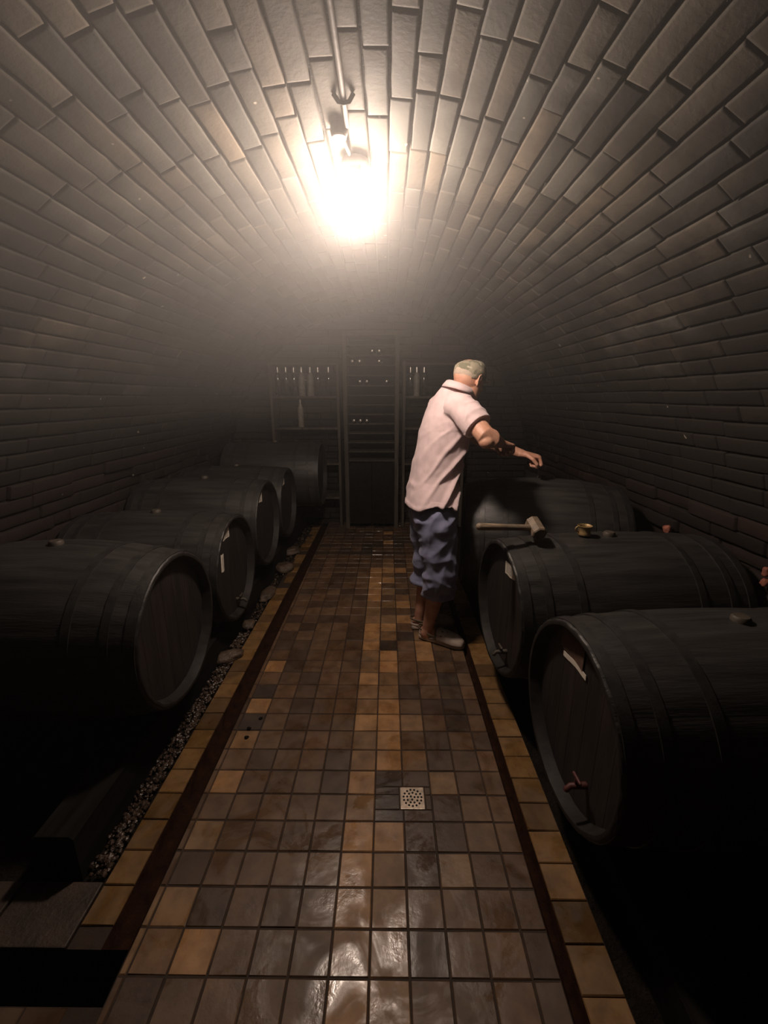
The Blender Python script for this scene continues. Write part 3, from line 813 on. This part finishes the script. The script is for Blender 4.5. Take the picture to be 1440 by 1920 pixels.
# joints
shR = V(.385, 2.185, 1.395); elR = V(.495, 2.055, 1.252); wrR = V(.615, 2.25, 1.205); haR = V(.672, 2.315, 1.188)
shL = V(.325, 2.50, 1.385); elL = V(.56, 2.585, 1.195); wrL = V(.825, 2.53, 1.112)
hipR = V(.275, 2.29, .80); knR = V(.30, 2.27, .46); anR = V(.248, 2.335, .085)
hipL = V(.245, 2.445, .80); knL = V(.255, 2.455, .46); anL = V(.208, 2.475, .085)
bm = bmesh.new()
# torso core, neck
loft(bm, [oval(V(.26, 2.365, .80), .13, .09), oval(V(.255, 2.375, .90), .125, .09), oval(V(.27, 2.378, 1.02), .12, .085), oval(V(.30, 2.375, 1.15), .125, .09),
          oval(V(.32, 2.37, 1.28), .135, .09, .1), oval(V(.345, 2.36, 1.38), .14, .075, .25), oval(V(.36, 2.352, 1.43), .10, .06, .4), oval(V(.375, 2.345, 1.47), .06, .06, .4)])
tube(bm, [V(.365, 2.345, 1.42), V(.385, 2.345, 1.47), V(.415, 2.352, 1.53), V(.435, 2.36, 1.57)], [.066, .060, .056, .056], 20)
# head: skull, face, jaw, nose, brow, lips, ears
ellipsoid(bm, hp(-.012, 0, .022), (.098, .077, .092), HM, 28, 18)
rg = []
for u, f, w, dp in ((-.118, .058, .018, .014), (-.108, .052, .034, .032), (-.088, .040, .050, .050), (-.055, .026, .061, .066), (-.015, .018, .068, .076), (.03, .010, .072, .082), (.06, .0, .070, .080)):
    rg.append([hp(f + dp * math.cos(2 * PI * k / 24), w * math.sin(2 * PI * k / 24), u) for k in range(24)])
loft(bm, rg)
tube(bm, [hp(.088, 0, .018), hp(.100, 0, -.006), hp(.112, 0, -.026)], [.008, .010, .0125], 10)
for s_ in (-1, 1):
    ellipsoid(bm, hp(.100, .011 * s_, -.030), (.010, .007, .007), HM, 10, 8)
    tube(bm, [hp(.082, .012 * s_, .030), hp(.084, .030 * s_, .034), hp(.070, .048 * s_, .028)], [.009, .009, .007], 8)
    ellipsoid(bm, hp(.062, .038 * s_, -.022), (.022, .020, .018), HM, 12, 8)
    # ear: rim, lobe and bowl
    tube(bm, [hp(.006, .071 * s_, -.022), hp(.012, .076 * s_, -.002), hp(.006, .083 * s_, .022), hp(-.010, .089 * s_, .028), hp(-.022, .090 * s_, .014), hp(-.018, .086 * s_, -.010), hp(-.006, .078 * s_, -.030)], [.006, .0055, .0055, .0055, .0055, .0055, .0075], 8)
    ellipsoid(bm, hp(-.004, .074 * s_, .0), (.016, .006, .026), HM, 10, 8)
tube(bm, [hp(.084, -.022, -.060), hp(.093, 0, -.058), hp(.084, .022, -.060)], [.005, .0065, .005], 8)
tube(bm, [hp(.082, -.020, -.070), hp(.090, 0, -.071), hp(.082, .020, -.070)], [.005, .0075, .005], 8)
ellipsoid(bm, hp(.078, 0, -.100), (.020, .022, .016), HM, 12, 8)
# arms
tube(bm, [shR, shR.lerp(elR, .5), elR - V(.01, 0, -.01), elR + V(.02, .004, -.004), elR.lerp(wrR, .35), elR.lerp(wrR, .7), wrR], [.054, .052, .049, .048, .043, .034, .027], 18)
ellipsoid(bm, elR + V(-.004, -.004, -.018), (.042, .040, .038))
hand(bm, wrR, haR - wrR, V(-.1, 0, -1), V(-1, .3, 0), (58, 80, 50), sc=1.12)
tube(bm, [shL, shL.lerp(elL, .5), elL, elL.lerp(wrL, .35), elL.lerp(wrL, .7), wrL], [.052, .046, .041, .041, .033, .026], 18)
hand(bm, wrL, V(.97, -.12, -.18), V(-.2, 0, -1), V(0, -1, 0), (62, 80, 45), sc=1.15)
# legs and bare feet in the clogs
tube(bm, [hipR, hipR.lerp(knR, .5), knR, knR.lerp(anR, .28), knR.lerp(anR, .6), anR, V(.238, 2.342, .05)], [.070, .070, .055, .055, .044, .033, .036], 20)
tube(bm, [hipL, hipL.lerp(knL, .5), knL, knL.lerp(anL, .28), knL.lerp(anL, .6), anL, V(.205, 2.48, .05)], [.070, .070, .055, .055, .044, .033, .036], 20)
dR = V(.89, -.456, 0); dL = V(.985, .17, 0)
hR = V(.228, 2.362, 0); hL = V(.183, 2.478, 0)
for h_, d_ in ((hR, dR), (hL, dL)):
    tube(bm, [h_ + d_ * .005 + V(0, 0, .052), h_ + d_ * .07 + V(0, 0, .060), h_ + d_ * .14 + V(0, 0, .045), h_ + d_ * .20 + V(0, 0, .034)], [(.030, .028), (.034, .032), (.024, .036), (.014, .034)], 16, up=(0, 0, 1))
body = obj('body', lean(remesh(bm, .0042, 3)), M['skin'], man, world=True)
for s_ in (-1, 1):
    bm = bmesh.new(); ellipsoid(bm, hp(.0745, .029 * s_, .012), (.012, .012, .012), HM, 14, 10); obj('eye', lb(bm), M['eye'], man, world=True)

# short white hair round the back and sides
bm = bmesh.new()
rg = []
for u, e in ((.045, -.002), (.03, -.002), (.018, -.001), (.008, -.002), (-.002, -.004), (-.012, -.008)):
    ring = []
    for k in range(25):
        a = R(82) + (2 * PI - 2 * R(82)) * k / 24 if u > -.02 else R(125) + (2 * PI - 2 * R(125)) * k / 24
        rr = math.sqrt(max(0, 1 - ((u - .022) / .100) ** 2))
        ring.append(hp(-.012 + (.102 + e) * rr * math.cos(a), (.081 + e) * rr * math.sin(a), u) + HU * .004 * fbm((k, u * 99, 1), .7))
    rg.append(ring)
loft(bm, rg, close=False, cap=False)
ho = obj('hair', lb(bm), M['hair'], man, world=True)
sm = ho.modifiers.new('s', 'SOLIDIFY'); sm.thickness = .006; sm.offset = -1

# cap: crown, band and peak
bm = bmesh.new(); rg = []
CU = (HU * .2 + UP * .9 - HF * .06).normalized(); CFw = (HF - CU * HF.dot(CU)).normalized(); CR = CFw.cross(CU)
if CR.dot(HR) < 0: CR = -CR
CC = hp(-.004, 0, .030)
for u, a_, b_ in ((-.022, .098, .082), (.005, .103, .086), (.035, .102, .086), (.056, .094, .080), (.070, .080, .069), (.079, .058, .051), (.084, .030, .028), (.085, .004, .004)):
    rg.append([CC + CU * (u + .003 * fbm((k * .4, u * 40, 5), 1)) + CFw * a_ * math.cos(2 * PI * k / 40) + CR * b_ * math.sin(2 * PI * k / 40) + (CFw * math.cos(2 * PI * k / 40) + CR * math.sin(2 * PI * k / 40)) * .004 * fbm((math.cos(2 * PI * k / 40) * 2, math.sin(2 * PI * k / 40) * 2, u * 50), 1) for k in range(40)])
loft(bm, rg, cap=False)
cap = obj('cap', lb(bm), M['cap'], man, world=True)
sm = cap.modifiers.new('s', 'SOLIDIFY'); sm.thickness = .003; sm.offset = -1
bm = bmesh.new(); rg = []
for i in range(9):
    t = i / 8
    ring = []
    for k in range(17):
        a = R(-58) + R(116) * k / 16
        ext = .058 * math.cos(a * .9) * t
        ring.append(CC + CFw * ((.098) * math.cos(a) + ext) + CR * (.083 * math.sin(a)) + CU * (-.012 - .020 * t - .010 * (a / R(58)) ** 2))
    rg.append(ring)
loft(bm, rg, close=False, cap=False)
pk = obj('peak', lb(bm), M['cap'], cap); pk.data.transform(basis(man).inverted())
sm = pk.modifiers.new('s', 'SOLIDIFY'); sm.thickness = .003
bm = bmesh.new(); ellipsoid(bm, CC + CU * .086, (.006, .006, .003)); bt = obj('cap_button', lb(bm), M['cap'], cap); bt.data.transform(basis(man).inverted())

# shirt: torso and sleeves grown together, hanging in pulled folds
bm = bmesh.new()
loft(bm, [oval(V(.246, 2.366, .872), 0.190, .142, -.06, 40, 2.3), oval(V(.252, 2.370, .93), 0.187, .140, -.03, 40, 2.3), oval(V(.272, 2.382, 1.03), 0.177, .137, 0, 40, 2.3), oval(V(.296, 2.380, 1.14), 0.175, .140, .03, 40, 2.3),
          oval(V(.316, 2.378, 1.24), 0.177, .140, .08, 40, 2.3), oval(V(.334, 2.376, 1.33), 0.175, .132, .18, 40, 2.3), oval(V(.346, 2.375, 1.395), 0.166, .112, .30, 40, 2.2),
          oval(V(.354, 2.374, 1.435), 0.138, .092, .38, 40), oval(V(.362, 2.374, 1.468), 0.097, .076, .42, 40), oval(V(.370, 2.375, 1.490), 0.068, .066, .42, 40)])
axR = (elR - shR).normalized()
hemR_ = shR + axR * .145
tube(bm, [shR - axR * .02 + V(-.04, .05, .0), shR + V(-.005, .008, .004), shR + axR * .07, hemR_ - axR * .03, hemR_], [.072, .076, .080, .081, .081], 24, round_ends=False)
axL = (elL - shL).normalized()
tube(bm, [shL - axL * .02 + V(-.04, -.05, .0), shL + V(-.005, -.008, .004), shL + axL * .07, shL + axL * .15], [.070, .070, .070, .070], 24, round_ends=False)
me = remesh(bm, .006, 4)
pulls = [V(.40, 2.20, 1.28), V(.43, 2.24, .95)]
me.calc_loop_triangles() if False else None
nrm = [v.normal.copy() for v in me.vertices]
def ridge(x, w=.35):
    x = x - math.floor(x); return math.exp(-((x - .5) / w * 2.2) ** 2)
for v, n_ in zip(me.vertices, nrm):
    p = v.co; low = min(1, max(0, (1.36 - p.z) / .42)); sl = 0
    da = (p - hemR_).length
    # diagonal drag folds running from the lower back up to the belly and the arm pit
    dir_ = V(.66, 0, .75); q = p - V(.10, 2.3, .88)
    along = q.dot(dir_); across = q.dot(V(-.75, 0, .66)) + .03 * fbm(p, 6)
    fan = across / (.55 + .9 * max(0, .55 - along))
    fold = ridge(fan * 11 + .6 * fbm(p, 3)) - .45
    front = min(1, max(0, (p - V(.25, 2.35, 0)).dot(F) * 6 + .55))
    amp = .019 * low * (.35 + front) * (1 if p.z < 1.27 else .3)
    d = amp * fold + .004 * fbm(p, 11) + .0016 * fbm(p, 30)
    # sleeve creases
    if (p - shR.lerp(hemR_, .6)).length < .13 and p.x > .38:
        t_ = (p - shR).dot(axR); d += .005 * (ridge((t_ * 14) + 1.2 * fbm(p, 8)) - .4)
    if p.z < .885: d += .004
    v.co = p + n_ * d
    if p.z < .90: v.co.z += .010 * math.sin(p.x * 26 + 1) + .006 * fbm(p, 12)
shirt = obj('shirt', lean(me), M['shirt'], man, world=True)
# collar, placket with buttons
bm = bmesh.new(); rg = []
CN = V(.382, 2.347, 1.490)
for w_, h_ in ((.0, -.008), (-.002, .016), (.001, .030), (.010, .028), (.022, .008), (.026, -.006)):
    ring = []
    for k in range(33):
        a = R(20) + (2 * PI - R(40)) * k / 32
        rad = V(0, 0, 0) + F * (.066 + w_) * math.cos(a) + RT * (.070 + w_) * math.sin(a)
        ring.append(CN + rad + UP * h_ + UP * (-.42 * (.066) * math.cos(a)) - F * .01 * h_ * 30 * 0 + F * h_ * .35)
    rg.append(ring)
loft(bm, rg, close=False, cap=False)
cl = obj('collar', lb(bm), M['shirt'], man, world=True)
sm = cl.modifiers.new('s', 'SOLIDIFY'); sm.thickness = .0025
for k in range(6):
    z_ = .93 + .085 * k; bx = .246 + (z_ - .872) * .19
    c_ = V(bx, 2.35, z_) + F * .143
    bm = bmesh.new(); ellipsoid(bm, c_, (.003, .006, .006), None, 10, 6); obj('shirt_button', lb(bm), M['button'], shirt).data.transform(basis(man).inverted())

# shorts
bm = bmesh.new()
loft(bm, [oval(V(.258, 2.375, .93), .140, .100, 0, 32), oval(V(.256, 2.375, .89), .150, .112, 0, 32), oval(V(.260, 2.365, .83), .168, .128, 0, 32), oval(V(.266, 2.357, .75), .176, .122, 0, 32), oval(V(.268, 2.357, .71), .165, .110, 0, 32)])
for hip, kn, sx in ((hipR, knR, 1), (hipL, knL, -1)):
    b_ = kn.lerp(anR if sx > 0 else anL, .34); b_ = V(b_.x + (.014 if sx > 0 else .0), b_.y, .325 if sx > 0 else .335)
    loft(bm, [oval(hip + V(-.008, 0, .0), .090, .116, 0, 28), oval(hip.lerp(kn, .4) + V(.0, 0, 0), .096, .110, 0, 28), oval(hip.lerp(kn, .8) + V(.006, 0, 0), .092, .103, 0, 28), oval(kn + V(.004, 0, -.04), .090, .100, 0, 28), oval(b_ + V(0, 0, .02), .090, .097, 0, 28), oval(b_, .089, .096, 0, 28)])
me = remesh(bm, .0065, 5); nrm = [v.normal.copy() for v in me.vertices]
for v, n_ in zip(me.vertices, nrm):
    p = v.co
    a1 = 1 - abs(fbm(V(p.x * 5 + p.z * 2.5, p.y * 4, p.z * 9 - p.x * 6), 1)) * 2.6
    a2 = 1 - abs(fbm(V(p.x * 13 - p.z * 4 + 9, p.y * 5, p.z * 4), 1)) * 2.6
    a3 = 1 - abs(fbm(V(p.x * 8 + 4, p.y * 8, p.z * 16 + p.x * 7), 1)) * 2.6
    lowz = min(1, max(0, (.62 - p.z) / .25))
    d = (.010 * (a1 - .2) + .007 * (a2 - .2) * (1 - .4 * lowz) + .006 * (a3 - .2) * lowz + .0015 * fbm(p, 30) - .004) * min(1, max(.0, (.90 - p.z) * 12))
    if p.z < .36: d = d * .6 + .003
    v.co = p + n_ * d
obj('shorts', lean(me), M['shorts'], man, world=True)

# clogs: sole, holed upper and heel strap
def clog(h, d):
    s = V(-d.y, d.x, 0)
    t = obj_clog = None
    bm = bmesh.new()
    prof_s = [(-.030, .012, 0), (-.026, .026, 0), (-.010, .034, 0), (.03, .036, 0), (.08, .037, .001), (.13, .043, .003), (.175, .050, .004), (.215, .049, .002), (.240, .038, -.001), (.256, .020, -.003), (.260, .006, -.004)]
    rg = []
    for x, w, o_ in prof_s:
        c = h + d * x + s * o_
        rg.append([c + s * w * a + UP * z for a, z in ((-.92, .002), (.92, .002), (1.0, .010), (1.0, .022), (.96, .032), (-.96, .032), (-1.0, .022), (-1.0, .010))])
    loft(bm, rg); sole = sharp(obj('clog', bm, M['clog'], man, world=True), 50)
    sm = sole.modifiers.new('sub', 'SUBSURF'); sm.levels = 1; sm.render_levels = 1
    # upper over the toes
    bm = bmesh.new(); rg = []
    for x, w, ht, o_ in ((.085, .040, .086, .001), (.10, .0415, .088, .002), (.13, .045, .082, .003), (.165, .050, .073, .004), (.20, .0505, .064, .003), (.225, .045, .056, .001), (.243, .034, .046, -.001), (.256, .018, .034, -.003)):
        c = h + d * x + s * o_; ring = []
        for k in range(17):
            a = PI * k / 16; ring.append(c + s * w * math.copysign(abs(math.cos(a)) ** .75, math.cos(a)) + UP * (.024 + (ht - .024) * math.sin(a) ** .8))
        rg.append(ring)
    loft(bm, rg, close=False, cap=False)
    up = obj('clog_upper', bm, M['clog'], sole); up.data.transform(basis(man).inverted())
    sm = up.modifiers.new('so', 'SOLIDIFY'); sm.thickness = .004; sm.offset = 1
    for i, (x, a) in enumerate(((.125, 70), (.125, 110), (.15, 52), (.15, 90), (.15, 128), (.178, 66), (.178, 112), (.125, 35), (.125, 145), (.205, 88))):
        w = .048; ht = .080 - (x - .125) * .32; aa = R(a)
        c = h + d * x + s * w * math.cos(aa) * .98 + UP * (.024 + (ht - .018) * math.sin(aa) ** .8 + .001)
        bm = bmesh.new(); ellipsoid(bm, c, (.0048, .0048, .0035), None, 8, 6); o_ = obj('vent_hole', bm, M['hole'], sole); o_.data.transform(basis(man).inverted())
    # low heel rim and swung-back strap
    bm = bmesh.new(); rg = []
    for k in range(25):
        a = R(75) + R(210) * k / 24; c = h + d * (.03 + .062 * math.cos(a)) + s * .037 * math.sin(a)
        rg.append([c + UP * z - (d * math.cos(a) + s * math.sin(a)) * t_ for z, t_ in ((.024, 0), (.044, -.001), (.046, .003), (.024, .005))])
    loft(bm, rg, cap=True); o_ = obj('heel_rim', bm, M['clog'], sole); o_.data.transform(basis(man).inverted())
    bm = bmesh.new(); pts = []
    for k in range(25):
        a = R(68) + R(224) * k / 24; pts.append(h + d * (.052 + .088 * math.cos(a)) + s * .044 * math.sin(a) + UP * (.058 + .022 * -math.cos(a)))
    tube(bm, pts, [(.0075, .0025)] * 25, 8, up=(0, 0, 1)); o_ = obj('heel_strap', bm, M['clogstrap'], sole); o_.data.transform(basis(man).inverted())
    bm = bmesh.new(); pts = []
    for k in range(17):
        a = PI * k / 16; pts.append(h + d * (.092 - .012 * math.sin(a)) + s * .044 * math.cos(a) + UP * (.035 + .060 * math.sin(a) ** .8))
    tube(bm, pts, [(.003, .010)] * 17, 8, up=d); o_ = obj('top_band', bm, M['clogstrap'], sole); o_.data.transform(basis(man).inverted())
clog(hR, dR); clog(hL, dL)

# ------------------------------------------------------------------ haze filling the tunnel
bm = bmesh.new(); box(bm, (XC, 1.82, 1.13), (3.6, 6.2, 2.62))
hz = tag(obj('cellar_haze', bm, M['haze'], smooth=False), 'thin damp haze filling the cellar tunnel around the lamp', 'haze', kind='stuff')
